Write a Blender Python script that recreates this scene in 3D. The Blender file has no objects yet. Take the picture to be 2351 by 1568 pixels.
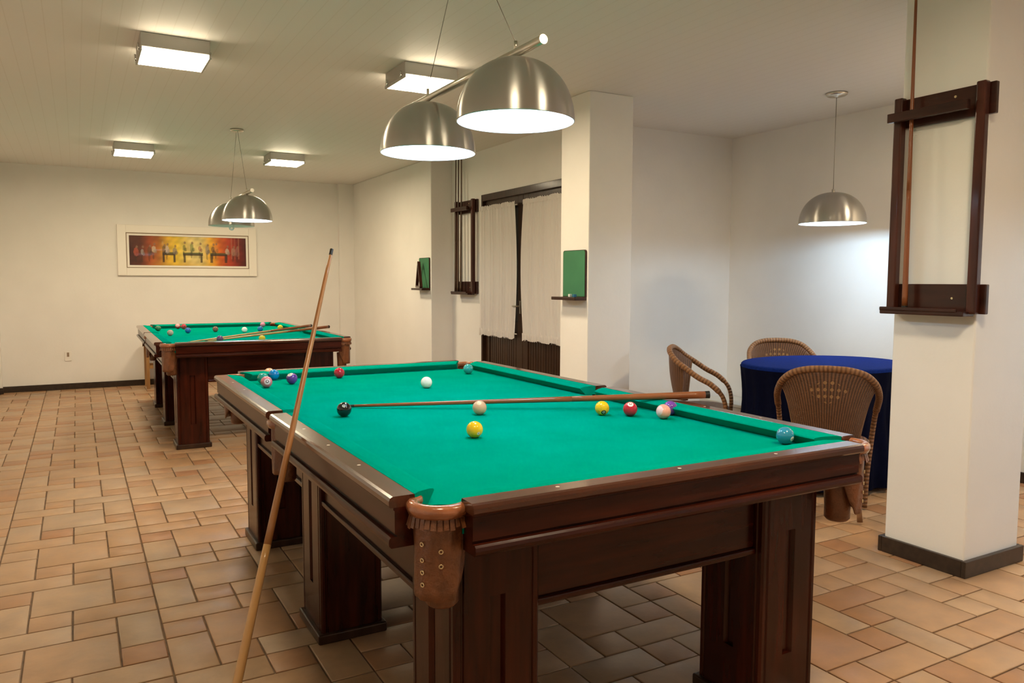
import bpy, bmesh, math, random
from mathutils import Vector, Matrix
random.seed(7)
C = bpy.context.scene.collection
PI = math.pi
HC = 2.579          # ceiling height

# ---------------------------------------------------------------- materials
def nt(name):
    m = bpy.data.materials.new(name); m.use_nodes = True
    return m, m.node_tree.nodes, m.node_tree.links, m.node_tree.nodes['Principled BSDF']

def mat(name, col, rough=.5, metal=0, noise=0, nscale=8, bump=0, bscale=60, coat=0, spec=.5, sheen=0, stretch=(1, 1, 1), col2=None, emit=None, estr=0):
    m, N, L, b = nt(name)
    b.inputs['Base Color'].default_value = (*col, 1)
    b.inputs['Roughness'].default_value = rough
    b.inputs['Metallic'].default_value = metal
    b.inputs['Coat Weight'].default_value = coat
    b.inputs['Coat Roughness'].default_value = .12
    b.inputs['Specular IOR Level'].default_value = spec
    b.inputs['Sheen Weight'].default_value = sheen
    if emit:
        b.inputs['Emission Color'].default_value = (*emit, 1)
        b.inputs['Emission Strength'].default_value = estr
    tc = N.new('ShaderNodeTexCoord'); mp = N.new('ShaderNodeMapping')
    mp.inputs['Scale'].default_value = stretch
    L.new(tc.outputs['Object'], mp.inputs['Vector'])
    if noise or col2:
        n = N.new('ShaderNodeTexNoise'); n.inputs['Scale'].default_value = nscale; n.inputs['Detail'].default_value = 6
        L.new(mp.outputs[0], n.inputs['Vector'])
        cr = N.new('ShaderNodeValToRGB')
        c2 = col2 or tuple(max(0, c * (1 - noise)) for c in col)
        c1 = col if col2 else tuple(min(1, c * (1 + noise * .5)) for c in col)
        cr.color_ramp.elements[0].position = .3; cr.color_ramp.elements[0].color = (*c2, 1)
        cr.color_ramp.elements[1].position = .7; cr.color_ramp.elements[1].color = (*c1, 1)
        L.new(n.outputs['Fac'], cr.inputs['Fac']); L.new(cr.outputs['Color'], b.inputs['Base Color'])
    if bump:
        n2 = N.new('ShaderNodeTexNoise'); n2.inputs['Scale'].default_value = bscale; n2.inputs['Detail'].default_value = 4
        L.new(mp.outputs[0], n2.inputs['Vector'])
        bp = N.new('ShaderNodeBump'); bp.inputs['Strength'].default_value = bump; bp.inputs['Distance'].default_value = .01
        L.new(n2.outputs['Fac'], bp.inputs['Height']); L.new(bp.outputs['Normal'], b.inputs['Normal'])
    return m

def wood(name, c1, c2, axis, rough=.24, coat=.1, sc=9, spec=.26):
    st = {'x': (.12, 1, 1), 'y': (1, .12, 1), 'z': (1, 1, .12)}[axis]
    return mat(name, c1, rough=rough, col2=c2, spec=spec, nscale=sc * 3, stretch=st, coat=coat*.6, bump=.04, bscale=70)

MAH1, MAH2 = (.048, .0070, .0020), (.015, .0022, .0008)
M = {}
M['wx'] = wood('mahogany_x', MAH1, MAH2, 'x')
M['wy'] = wood('mahogany_y', MAH1, MAH2, 'y')
M['wz'] = wood('mahogany_z', MAH1, MAH2, 'z')
M['capx'] = wood('mahogany_gloss_x', (.075, .022, .010), (.032, .009, .004), 'x', rough=.2, coat=.9, spec=.5)
M['capy'] = wood('mahogany_gloss_y', (.075, .022, .010), (.032, .009, .004), 'y', rough=.2, coat=.9, spec=.5)
M['dark'] = wood('dark_wood', (.045, .020, .010), (.020, .008, .004), 'z', rough=.35, coat=.3)
M['base'] = mat('baseboard_wood', (.030, .018, .012), rough=.4, noise=.5, nscale=30, coat=.2)
M['rack'] = wood('rack_wood', (.070, .018, .010), (.030, .007, .004), 'z', rough=.3, coat=.4)
M['rackh'] = wood('rack_wood_h', (.050, .014, .008), (.020, .005, .003), 'y', rough=.3, coat=.4)
M['plaster'] = mat('plaster', (.80, .79, .765), rough=.75, noise=.03, nscale=3, bump=.08, bscale=40)
M['white'] = mat('white_paint', (.80, .78, .74), rough=.45)
M['frame'] = mat('picture_frame_white', (.85, .82, .76), rough=.4)
M['leather'] = mat('leather', (.150, .050, .015), rough=.45, noise=.35, nscale=25, bump=.3, bscale=120, coat=.15)
M['leather2'] = mat('leather_rim', (.28, .095, .038), rough=.26, noise=.2, nscale=30, bump=.15, bscale=90, coat=.8)
M['brass'] = mat('eyelet', (.75, .6, .35), rough=.3, metal=1)
M['black'] = mat('black_rubber', (.012, .011, .010), rough=.5)
M['cable'] = mat('steel_cable', (.30, .28, .25), rough=.4, metal=.8)
M['enamel'] = mat('white_enamel', (.92, .93, .95), rough=.4)
M['green_board'] = mat('green_board', (.045, .190, .090), rough=.6, noise=.12, nscale=6)
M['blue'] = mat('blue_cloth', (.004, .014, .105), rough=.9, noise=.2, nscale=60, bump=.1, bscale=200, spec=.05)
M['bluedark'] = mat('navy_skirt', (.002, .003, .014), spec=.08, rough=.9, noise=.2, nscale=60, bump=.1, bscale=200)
M['chrome'] = mat('chrome', (.8, .8, .8), rough=.12, metal=1)
M['lamp_side'] = mat('lamp_housing', (.42, .40, .37), rough=.5)
M['pale'] = mat('pale_laminate', (.62, .60, .54), rough=.5)
M['pine'] = wood('stool_wood', (.36, .20, .08), (.25, .12, .045), 'z', rough=.45, coat=.1)
M['glow_warm'] = mat('diffuser_glow', (1, .95, .85), rough=.5, emit=(1, .84, .58), estr=42)
M['glow_cool'] = mat('bulb_glow', (1, 1, 1), rough=.5, emit=(.80, .91, 1), estr=60)
M['inlay'] = mat('inlay_dot', (.65, .55, .45), rough=.3)
M['cue_shaft'] = mat('cue_maple', (.33, .135, .040), rough=.3, noise=.25, nscale=20, stretch=(1, 1, .1), coat=.4)
M['cue_light'] = mat('cue_ash', (.47, .25, .085), rough=.3, noise=.25, nscale=20, stretch=(1, 1, .1), coat=.4)
M['cue_red'] = mat('cue_red', (.25, .075, .022), rough=.3, noise=.3, nscale=20, stretch=(1, 1, .1), coat=.4)
M['cue_dark'] = mat('cue_dark', (.10, .055, .030), rough=.35, noise=.3, nscale=20, stretch=(1, 1, .1), coat=.3)
M['chalk_blue'] = mat('chalk_blue', (.03, .14, .26), rough=.8)
M['chalk_white'] = mat('chalk_white', (.7, .72, .68), rough=.8)
M['outlet_hole'] = mat('outlet_dark', (.28, .2, .14), rough=.6)
M['liner'] = mat('brown_liner', (.22, .15, .09), rough=.5)

# billiard cloth
m, N, L, b = nt('billiard_cloth'); M['cloth'] = m
b.inputs['Base Color'].default_value = (.0, .24, .155, 1); b.inputs['Roughness'].default_value = .95
b.inputs['Specular IOR Level'].default_value = .0
b.inputs['Sheen Weight'].default_value = .0; b.inputs['Sheen Roughness'].default_value = .5
b.inputs['Sheen Tint'].default_value = (.3, 1, .8, 1)
tc = N.new('ShaderNodeTexCoord'); n = N.new('ShaderNodeTexNoise'); n.inputs['Scale'].default_value = 5; n.inputs['Detail'].default_value = 5
L.new(tc.outputs['Object'], n.inputs['Vector'])
cr = N.new('ShaderNodeValToRGB'); cr.color_ramp.elements[0].position = .25; cr.color_ramp.elements[1].position = .75
cr.color_ramp.elements[0].color = (.0, .215, .145, 1); cr.color_ramp.elements[1].color = (.0, .250, .178, 1)
L.new(n.outputs['Fac'], cr.inputs['Fac']); L.new(cr.outputs['Color'], b.inputs['Base Color'])
n2 = N.new('ShaderNodeTexNoise'); n2.inputs['Scale'].default_value = 700
L.new(tc.outputs['Object'], n2.inputs['Vector'])
bp = N.new('ShaderNodeBump'); bp.inputs['Strength'].default_value = .15; bp.inputs['Distance'].default_value = .001
L.new(n2.outputs['Fac'], bp.inputs['Height']); L.new(bp.outputs['Normal'], b.inputs['Normal'])

# brushed aluminium (circumferential brushing)
m, N, L, b = nt('brushed_aluminium'); M['alu'] = m
b.inputs['Base Color'].default_value = (.52, .505, .48, 1); b.inputs['Metallic'].default_value = 1
b.inputs['Roughness'].default_value = .30; b.inputs['Anisotropic'].default_value = .9; b.inputs['Anisotropic Rotation'].default_value = .25
tg = N.new('ShaderNodeTangent'); tg.direction_type = 'RADIAL'; tg.axis = 'Z'
L.new(tg.outputs['Tangent'], b.inputs['Tangent'])
tc = N.new('ShaderNodeTexCoord'); mp = N.new('ShaderNodeMapping'); mp.inputs['Scale'].default_value = (1, 1, 160)
n = N.new('ShaderNodeTexNoise'); n.inputs['Scale'].default_value = 4; n.inputs['Detail'].default_value = 3
L.new(tc.outputs['Object'], mp.inputs['Vector']); L.new(mp.outputs[0], n.inputs['Vector'])
bp = N.new('ShaderNodeBump'); bp.inputs['Strength'].default_value = .05; bp.inputs['Distance'].default_value = .001
L.new(n.outputs['Fac'], bp.inputs['Height']); L.new(bp.outputs['Normal'], b.inputs['Normal'])
M['alu_plain'] = mat('aluminium_rod', (.66, .62, .54), rough=.28, metal=1)

# ceiling boards: thin grooves every 83 mm running in y
m, N, L, b = nt('ceiling_boards'); M['ceiling'] = m
b.inputs['Roughness'].default_value = .6
tc = N.new('ShaderNodeTexCoord'); sp = N.new('ShaderNodeSeparateXYZ'); L.new(tc.outputs['Object'], sp.inputs[0])
def mth(op, a, v=None, N=None, L=None):
    k = N.new('ShaderNodeMath'); k.operation = op
    L.new(a, k.inputs[0])
    if v is not None:
        if hasattr(v, 'is_output'): L.new(v, k.inputs[1])
        else: k.inputs[1].default_value = v
    return k.outputs[0]
d = mth('DIVIDE', sp.outputs[0], .083, N, L); f = mth('FRACT', d, None, N, L)
g = mth('SUBTRACT', f, .5, N, L); g = mth('ABSOLUTE', g, None, N, L); g = mth('GREATER_THAN', g, .468, N, L)
mx = N.new('ShaderNodeMix'); mx.data_type = 'RGBA'
L.new(g, mx.inputs[0]); mx.inputs[6].default_value = (.76, .745, .715, 1); mx.inputs[7].default_value = (.71, .69, .65, 1)
L.new(mx.outputs[2], b.inputs['Base Color'])
bp = N.new('ShaderNodeBump'); bp.inputs['Strength'].default_value = .15; bp.inputs['Distance'].default_value = .002; bp.invert = True
L.new(g, bp.inputs['Height']); L.new(bp.outputs['Normal'], b.inputs['Normal'])

# floor tile: colour varies per tile by attribute, mottled by noise
m, N, L, b = nt('terracotta_tile'); M['tile'] = m
b.inputs['Roughness'].default_value = .38; b.inputs['Specular IOR Level'].default_value = .4
at = N.new('ShaderNodeAttribute'); at.attribute_name = 'tile_var'
tc = N.new('ShaderNodeTexCoord')
n = N.new('ShaderNodeTexNoise'); n.inputs['Scale'].default_value = 9; n.inputs['Detail'].default_value = 8; n.inputs['Roughness'].default_value = .62
L.new(tc.outputs['Object'], n.inputs['Vector'])
cr = N.new('ShaderNodeValToRGB')
for i, (p_, c_) in enumerate([(0, (.33, .170, .088)), (.35, (.37, .222, .124)), (.7, (.40, .265, .162)), (1, (.36, .25, .165))]):
    e = cr.color_ramp.elements[i] if i < 2 else cr.color_ramp.elements.new(p_)
    e.position = p_; e.color = (*c_, 1)
L.new(at.outputs['Fac'], cr.inputs['Fac'])
cr2 = N.new('ShaderNodeValToRGB'); cr2.color_ramp.elements[0].position = .3; cr2.color_ramp.elements[1].position = .72
cr2.color_ramp.elements[0].color = (.80, .80, .82, 1); cr2.color_ramp.elements[1].color = (1.08, 1.05, 1.0, 1)
L.new(n.outputs['Fac'], cr2.inputs['Fac'])
mx = N.new('ShaderNodeMix'); mx.data_type = 'RGBA'; mx.blend_type = 'MULTIPLY'; mx.inputs[0].default_value = 1
L.new(cr.outputs['Color'], mx.inputs[6]); L.new(cr2.outputs['Color'], mx.inputs[7]); L.new(mx.outputs[2], b.inputs['Base Color'])
n3 = N.new('ShaderNodeTexNoise'); n3.inputs['Scale'].default_value = 35; n3.inputs['Detail'].default_value = 5
L.new(tc.outputs['Object'], n3.inputs['Vector'])
bp = N.new('ShaderNodeBump'); bp.inputs['Strength'].default_value = .22; bp.inputs['Distance'].default_value = .004
L.new(n3.outputs['Fac'], bp.inputs['Height']); L.new(bp.outputs['Normal'], b.inputs['Normal'])
rr = N.new('ShaderNodeMapRange'); rr.inputs[3].default_value = .28; rr.inputs[4].default_value = .5
L.new(n.outputs['Fac'], rr.inputs[0]); L.new(rr.outputs[0], b.inputs['Roughness'])
M['grout'] = mat('grout', (.17, .115, .075), rough=.9, noise=.4, nscale=20)

# wicker: woven bands from UV
def wicker(name, c1, c2, su, sv, motif=False):
    m, N, L, b = nt(name); b.inputs['Roughness'].default_value = .45
    uv = N.new('ShaderNodeUVMap'); sp = N.new('ShaderNodeSeparateXYZ'); L.new(uv.outputs[0], sp.inputs[0])
    a = mth('MULTIPLY', sp.outputs[0], su * 2 * PI, N, L); a = mth('SINE', a, None, N, L)
    c = mth('MULTIPLY', sp.outputs[1], sv * 2 * PI, N, L); c = mth('SINE', c, None, N, L)
    h = mth('MULTIPLY', c, .35, N, L); h = mth('ADD', a, h, N, L)
    mr = N.new('ShaderNodeMapRange'); mr.inputs[1].default_value = -1.35; mr.inputs[2].default_value = 1.35
    L.new(h, mr.inputs[0])
    cr = N.new('ShaderNodeValToRGB'); cr.color_ramp.elements[0].color = (*c2, 1); cr.color_ramp.elements[1].color = (*c1, 1)
    cr.color_ramp.elements[0].position = .15; cr.color_ramp.elements[1].position = .75
    L.new(mr.outputs[0], cr.inputs['Fac'])
    if motif:      # lighter woven diamonds in the middle of the back
        p = mth('MULTIPLY', sp.outputs[0], 50 , N, L); q = mth('MULTIPLY', sp.outputs[1], 34, N, L)
        s1 = mth('SINE', mth('ADD', p, q, N, L), None, N, L); s2 = mth('SINE', mth('SUBTRACT', p, q, N, L), None, N, L)
        k = mth('MULTIPLY', s1, s2, N, L); k = mth('GREATER_THAN', k, .45, N, L)
        du = mth('SUBTRACT', sp.outputs[0], .5, N, L); du = mth('MULTIPLY', du, 4.6, N, L); du = mth('ABSOLUTE', du, None, N, L)
        dv = mth('SUBTRACT', sp.outputs[1], .30, N, L); dv = mth('MULTIPLY', dv, 5.5, N, L); dv = mth('ABSOLUTE', dv, None, N, L)
        rr = mth('ADD', du, dv, N, L); rr = mth('LESS_THAN', rr, 1, N, L); k = mth('MULTIPLY', k, rr, N, L)
        m2 = N.new('ShaderNodeMix'); m2.data_type = 'RGBA'; L.new(k, m2.inputs[0]); L.new(cr.outputs['Color'], m2.inputs[6]); m2.inputs[7].default_value = (.30, .16, .06, 1)
        cout = m2.outputs[2]
    else: cout = cr.outputs['Color']
    tc = N.new('ShaderNodeTexCoord'); n = N.new('ShaderNodeTexNoise'); n.inputs['Scale'].default_value = 30; L.new(tc.outputs['Object'], n.inputs['Vector'])
    r2 = N.new('ShaderNodeValToRGB'); r2.color_ramp.elements[0].color = (.7, .65, .6, 1); r2.color_ramp.elements[1].color = (1.1, 1.1, 1.1, 1)
    L.new(n.outputs['Fac'], r2.inputs['Fac'])
    mx = N.new('ShaderNodeMix'); mx.data_type = 'RGBA'; mx.blend_type = 'MULTIPLY'; mx.inputs[0].default_value = 1
    L.new(cout, mx.inputs[6]); L.new(r2.outputs['Color'], mx.inputs[7]); L.new(mx.outputs[2], b.inputs['Base Color'])
    bp = N.new('ShaderNodeBump'); bp.inputs['Strength'].default_value = .8; bp.inputs['Distance'].default_value = .004
    L.new(mr.outputs[0], bp.inputs['Height']); L.new(bp.outputs['Normal'], b.inputs['Normal'])
    return m
M['wick_panel'] = wicker('wicker_panel', (.175, .080, .034), (.050, .020, .009), 34, 46, motif=True)
M['wick_rim'] = wicker('wicker_rim', (.28, .135, .055), (.13, .055, .022), 110, 1)
M['wick_leg'] = mat('rattan_cane', (.22, .105, .045), rough=.4, noise=.35, nscale=20)

# sheer curtain
m, N, L, b = nt('sheer_curtain'); M['curtain'] = m
b.inputs['Base Color'].default_value = (.86, .83, .80, 1); b.inputs['Roughness'].default_value = .8
tr = N.new('ShaderNodeBsdfTranslucent'); tr.inputs[0].default_value = (.86, .83, .80, 1)
ms = N.new('ShaderNodeMixShader'); ms.inputs[0].default_value = .25
L.new(b.outputs[0], ms.inputs[1]); L.new(tr.outputs[0], ms.inputs[2])
L.new(ms.outputs[0], N['Material Output'].inputs['Surface'])

# vertex-coloured canvas
m, N, L, b = nt('painted_canvas'); M['canvas'] = m
b.inputs['Roughness'].default_value = .35; b.inputs['Coat Weight'].default_value = .3
va = N.new('ShaderNodeVertexColor'); va.layer_name = 'paint'; L.new(va.outputs['Color'], b.inputs['Base Color'])

def ball_mat(name, col, spot=None, scol=(.85, .85, .8), mark=(.03, .03, .04), size=.42, col2=None):
    m, N, L, b = nt(name)
    b.inputs['Roughness'].default_value = .12; b.inputs['Coat Weight'].default_value = .6; b.inputs['Coat Roughness'].default_value = .05
    b.inputs['Base Color'].default_value = (*col, 1)
    if spot:
        tc = N.new('ShaderNodeTexCoord')
        def cone(v, ang):
            s = Vector(v).normalized()
            nn = N.new('ShaderNodeVectorMath'); nn.operation = 'NORMALIZE'; L.new(tc.outputs['Object'], nn.inputs[0])
            d = N.new('ShaderNodeVectorMath'); d.operation = 'DOT_PRODUCT'; L.new(nn.outputs[0], d.inputs[0]); d.inputs[1].default_value = s
            return mth('GREATER_THAN', d.outputs['Value'], math.cos(ang), N, L)
        cur = None
        s = Vector(spot).normalized(); side = s.cross(Vector((0, 0, 1)))
        side = side.normalized() if side.length > .01 else Vector((1, 0, 0))
        up = side.cross(s)
        for v, ang, c in [(s, size, scol), (s + up * .05, size * .50, mark), (s + up * .07, size * .30, scol)]:
            k = cone(v, ang); mx = N.new('ShaderNodeMix'); mx.data_type = 'RGBA'; L.new(k, mx.inputs[0])
            if cur is None: mx.inputs[6].default_value = (*col, 1)
            else: L.new(cur, mx.inputs[6])
            mx.inputs[7].default_value = (*c, 1); cur = mx.outputs[2]
        L.new(cur, b.inputs['Base Color'])
    return m

# ---------------------------------------------------------------- mesh helpers
def newbm(): return bmesh.new()
def quad_box(bm, x0, x1, y0, y1, z0, z1):
    v = [bm.verts.new((x, y, z)) for z in (z0, z1) for y in (y0, y1) for x in (x0, x1)]
    for f in ((0, 2, 3, 1), (4, 5, 7, 6), (0, 1, 5, 4), (2, 6, 7, 3), (0, 4, 6, 2), (1, 3, 7, 5)):
        bm.faces.new([v[i] for i in f])
def prism(bm, pts, a, b_, put):
    """extrude closed 2D outline from a to b_; put(p,q,t)->xyz"""
    A = [bm.verts.new(put(p, q, a)) for p, q in pts]; B = [bm.verts.new(put(p, q, b_)) for p, q in pts]
    n = len(pts)
    for i in range(n): bm.faces.new([A[i], A[(i + 1) % n], B[(i + 1) % n], B[i]])
    bm.faces.new(A[::-1]); bm.faces.new(B)
def tube(bm, path, rad, seg=10, caps=True, uv=None, closed=False):
    path = [Vector(p) for p in path]; n = len(path)
    rs = rad if isinstance(rad, (list, tuple)) else [rad] * n
    rings = []; up = None; ln = 0; lens = []
    for i, p in enumerate(path):
        if closed: t = path[(i + 1) % n] - path[i - 1]
        else: t = path[min(i + 1, n - 1)] - path[max(i - 1, 0)]
        t.normalize()
        if up is None:
            up = t.orthogonal().normalized()
        else:
            up = (up - t * up.dot(t)).normalized()
        s = t.cross(up)
        if i: ln += (p - path[i - 1]).length
        lens.append(ln)
        rings.append([bm.verts.new(p + (up * math.cos(2 * PI * k / seg) + s * math.sin(2 * PI * k / seg)) * rs[i]) for k in range(seg)])
    lay = bm.loops.layers.uv.verify() if uv else None
    tot = ln or 1
    for i in range(n if closed else n - 1):
        j = (i + 1) % n
        for k in range(seg):
            k2 = (k + 1) % seg
            f = bm.faces.new([rings[i][k], rings[i][k2], rings[j][k2], rings[j][k]]); f.smooth = True
            if lay:
                for lp, (a, c) in zip(f.loops, ((i, k), (i, k + 1), (j, k + 1), (j, k))):
                    lp[lay].uv = (lens[a] / tot, c / seg)
    if caps and not closed:
        bm.faces.new(rings[0][::-1]); bm.faces.new(rings[-1])
def lathe(bm, prof, seg=48, cx=0, cy=0, closed=False, smooth=True):
    rings = [[bm.verts.new((cx + r * math.cos(2 * PI * k / seg), cy + r * math.sin(2 * PI * k / seg), z)) for k in range(seg)] if r > 1e-6 else [bm.verts.new((cx, cy, z))] for r, z in prof]
    for a, b_ in zip(rings[:-1], rings[1:]):
        for k in range(seg):
            k2 = (k + 1) % seg
            if len(a) == 1 and len(b_) == 1: continue
            if len(a) == 1: f = bm.faces.new([a[0], b_[k2], b_[k]])
            elif len(b_) == 1: f = bm.faces.new([a[k], a[k2], b_[0]])
            else: f = bm.faces.new([a[k], a[k2], b_[k2], b_[k]])
            f.smooth = smooth
def obj(name, bm, m, parent=None, bevel=0, smooth=False, recalc=True, loc=None, auto=None):
    if recalc: bmesh.ops.recalc_face_normals(bm, faces=bm.faces)
    me = bpy.data.meshes.new(name); bm.to_mesh(me); bm.free()
    if smooth:
        for p in me.polygons: p.use_smooth = True
    o = bpy.data.objects.new(name, me); C.objects.link(o)
    for k in (m if isinstance(m, (list, tuple)) else [m]): me.materials.append(k)
    if bevel:
        bv = o.modifiers.new('bevel', 'BEVEL'); bv.width = bevel; bv.segments = 3; bv.limit_method = 'ANGLE'; bv.angle_limit = math.radians(40)
    if parent: o.parent = parent
    if loc: o.location = loc
    return o
def box(name, dims, m, parent=None, bevel=0):
    bm = newbm(); quad_box(bm, *dims); return obj(name, bm, m, parent, bevel)
def tag(o, label=None, cat=None, group=None, kind=None):
    if label: o['label'] = label
    if cat: o['category'] = cat
    if group: o['group'] = group
    if kind: o['kind'] = kind
    return o
def thing(name, label, cat, loc=(0, 0, 0), rz=0, group=None):
    o = bpy.data.objects.new(name, None); C.objects.link(o); o.location = loc; o.rotation_euler = (0, 0, rz)
    o.empty_display_size = .1
    return tag(o, label, cat, group)
def struct(o): o['kind'] = 'structure'; return o
def dup(root, loc, rz, label):
    r = root.copy(); C.objects.link(r); r.location = loc; r.rotation_euler = (0, 0, rz); r['label'] = label
    for ch in root.children:
        c = ch.copy(); C.objects.link(c); c.parent = r
        for g in ch.children:
            d = g.copy(); C.objects.link(d); d.parent = c
    return r
def catmull(P, n=8):
    P = [Vector(p) for p in P]; out = []
    Q = [P[0] * 2 - P[1]] + P + [P[-1] * 2 - P[-2]]
    for i in range(1, len(Q) - 2):
        for k in range(n):
            t = k / n; a, b_, c, d = Q[i - 1], Q[i], Q[i + 1], Q[i + 2]
            out.append(.5 * ((2 * b_) + (c - a) * t + (2 * a - 5 * b_ + 4 * c - d) * t * t + (3 * b_ - a - 3 * c + d) * t ** 3))
    out.append(P[-1]); return out

# ---------------------------------------------------------------- floor
XL, XR, YB, YF = -1.60, 4.69, 8.97, -3.4
U = .145; OX = -.915; OY = 1.387
bm = newbm(); lay = bm.faces.layers.float.new('tile_var')
vg = [bm.verts.new(p) for p in ((XL - .2, YF - .2, -.006), (XR + .2, YF - .2, -.006), (XR + .2, YB + .2, -.006), (XL - .2, YB + .2, -.006))]
f = bm.faces.new(vg); f.material_index = 1
pat = [(0, 1, 1, 1), (0, 3, 1, 2), (0, 2, 2, 1), (1, 0, 2, 2), (1, 3, 1, 1), (2, 2, 1, 1), (2, 3, 2, 1), (3, 0, 1, 1), (3, 1, 1, 2)]
def tile(x0, x1, y0, y1, var):
    g = .0030; e = .004
    j = lambda: random.uniform(-.0008, .0008)
    lo = [(x0 + g + j(), y0 + g + j()), (x1 - g + j(), y0 + g + j()), (x1 - g + j(), y1 - g + j()), (x0 + g + j(), y1 - g + j())]
    cx, cy = (x0 + x1) / 2, (y0 + y1) / 2
    A = [bm.verts.new((x, y, -.006)) for x, y in lo]
    B = [bm.verts.new((x, y, -.0015)) for x, y in lo]
    D = [bm.verts.new((x + (e if x < cx else -e), y + (e if y < cy else -e), 0)) for x, y in lo]
    for P, Q in ((A, B), (B, D)):
        for i in range(4):
            f = bm.faces.new([P[i], P[(i + 1) % 4], Q[(i + 1) % 4], Q[i]]); f[lay] = var; f.smooth = P is B
    f = bm.faces.new(D); f[lay] = var; f.smooth = True
i0, i1 = int((XL - OX) / U) - 5, int((XR - OX) / U) + 2
j0, j1 = int((YF - OY) / U) - 5, int((YB - OY) / U) + 2
for bi in range(i0 // 4, i1 // 4 + 1):
    for bj in range(j0 // 4, j1 // 4 + 1):
        for (u, v, w, h) in pat:
            x0 = OX + (bi * 4 + u) * U; y0 = OY + (bj * 4 + v) * U
            if x0 > XR + .1 or x0 + w * U < XL - .1 or y0 > YB + .1 or y0 + h * U < YF - .1: continue
            base = .22 if w * h == 1 else .6
            tile(x0, x0 + w * U, y0, y0 + h * U, min(1, max(0, random.gauss(base, .2))))
struct(obj('floor', bm, [M['tile'], M['grout']], recalc=True))

# ---------------------------------------------------------------- room shell
def wall(name, *d, bev=0): return struct(box(name, d, M['plaster'], bevel=bev))
wall('wall_back', XL - .15, 3.2, YB, YB + .15, 0, HC)
wall('wall_left', XL - .15, XL, YF, YB, 0, HC)
wall('wall_front', XL - .15, XR + .15, YF - .15, YF, 0, HC)
wall('wall_corner_left', XL, -1.335, 8.86, YB, 0, HC)
wall('wall_corner_right', 2.55, 2.75, 8.90, YB, 0, HC)
wall('wall_right_far', 2.75, 3.2, 6.26, YB, 0, HC, bev=.008)
D0, D1, DZ = 3.985, 5.553, 2.137           # door opening in y
bm = newbm()
quad_box(bm, 3.0, 3.2, D1, 6.26, 0, HC); quad_box(bm, 3.0, 3.2, 3.85, D0, 0, HC); quad_box(bm, 3.0, 3.2, D0, D1, DZ, HC)
struct(obj('wall_door', bm, M['plaster']))
wall('wall_alcove_back', 3.2, XR, 3.85, 4.0, 0, HC)
wall('wall_alcove_right', XR, XR + .15, YF, 4.0, 0, HC)
CX0, CX1, CY0, CY1 = 2.762, 3.185, .487, .868
wall('wall_column_near', CX0, CX1, CY0, CY1, 0, HC, bev=.009)
wall('wall_column_middle', 2.524, 2.897, 3.015, 3.367, 0, HC, bev=.006)
struct(box('ceiling', (XL - .15, XR + .15, YF - .15, YB + .15, HC, HC + .1), M['ceiling']))
def baseb(name, *d): return struct(box(name, d, M['base'], bevel=.004))
t = .013; hb = .07
baseb('baseboard_back', -1.335, 2.55, YB - t, YB, 0, hb)
baseb('baseboard_left', XL, XL + t, YF, 8.86, 0, hb)
baseb('baseboard_corner_left', XL + t, -1.335 + t, 8.86 - t, 8.86, 0, hb)
baseb('baseboard_corner_right', 2.55 - t, 2.75, 8.90 - t, 8.90, 0, hb)
baseb('baseboard_right_far', 2.75 - t, 2.75, 6.26, 8.90 - t, 0, hb)
baseb('baseboard_door', 3.0 - t, 3.0, D1 + .04, 6.26, 0, hb)
baseb('baseboard_alcove_back', 3.0, XR, 3.85 - t, 3.85, 0, hb)
baseb('baseboard_alcove_right', XR - t, XR, YF, 3.85 - t, 0, hb)
def ring_base(name, x0, x1, y0, y1, h):
    bm = newbm(); tt = .02
    quad_box(bm, x0 - tt, x1 + tt, y0 - tt, y0, 0, h); quad_box(bm, x0 - tt, x1 + tt, y1, y1 + tt, 0, h)
    quad_box(bm, x0 - tt, x0, y0, y1, 0, h); quad_box(bm, x1, x1 + tt, y0, y1, 0, h)
    struct(obj(name, bm, M['base'], bevel=.004))
ring_base('baseboard_column_near', CX0, CX1, CY0, CY1, .075)
ring_base('baseboard_column_middle', 2.524, 2.897, 3.015, 3.367, .07)

# door with two leaves
door = thing('door_1', 'dark wooden double door behind white curtains', 'door', (3.0, (D0 + D1) / 2, 0)); door['kind'] = 'structure'
W2 = (D1 - D0) / 2
bm = newbm()
quad_box(bm, -.012, .10, W2 - .03, W2, 0, DZ); quad_box(bm, -.012, .10, -W2, -W2 + .03, 0, DZ); quad_box(bm, -.012, .10, -W2 + .03, W2 - .03, DZ - .065, DZ)
obj('door_frame', bm, M['dark'], door, bevel=.004)
for s in (1, -1):
    a, c = (.003, W2 - .033) if s > 0 else (-W2 + .033, -.003)
    bm = newbm()
    quad_box(bm, .02, .06, a, a + .09, .005, DZ - .06); quad_box(bm, .02, .06, c - .09, c, .005, DZ - .06)
    quad_box(bm, .02, .06, a + .09, c - .09, 1.98, DZ - .06); quad_box(bm, .02, .06, a + .09, c - .09, .005, .12); quad_box(bm, .02, .06, a + .09, c - .09, .80, .90)
    k = int((c - a - .18) / .045)
    lf = obj('door_leaf', bm, M['dark'], door, bevel=.003)
    bm = newbm()
    for i in range(k + 1):
        y0 = a + .09 + i * (c - a - .18) / (k + 1)
        quad_box(bm, .028, .05, y0 + .003, y0 + (c - a - .18) / (k + 1) - .003, .12, .80)
    quad_box(bm, .042, .055, a + .09, c - .09, .12, .80)
    obj('slatted_panel', bm, M['dark'], lf, bevel=.003)
    obj_ = box('glass_pane', (.037, .043, a + .09, c - .09, .90, 1.98), mat('dark_glass', (.02, .02, .02), rough=.05), lf)
bm = newbm(); quad_box(bm, .008, .02, .025, .045, .98, 1.10); tube(bm, [(.0, .035, 1.05), (-.035, .035, 1.05)], .006); tube(bm, [(-.035, .035, 1.05), (-.035, .10, 1.05)], .006)
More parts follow.
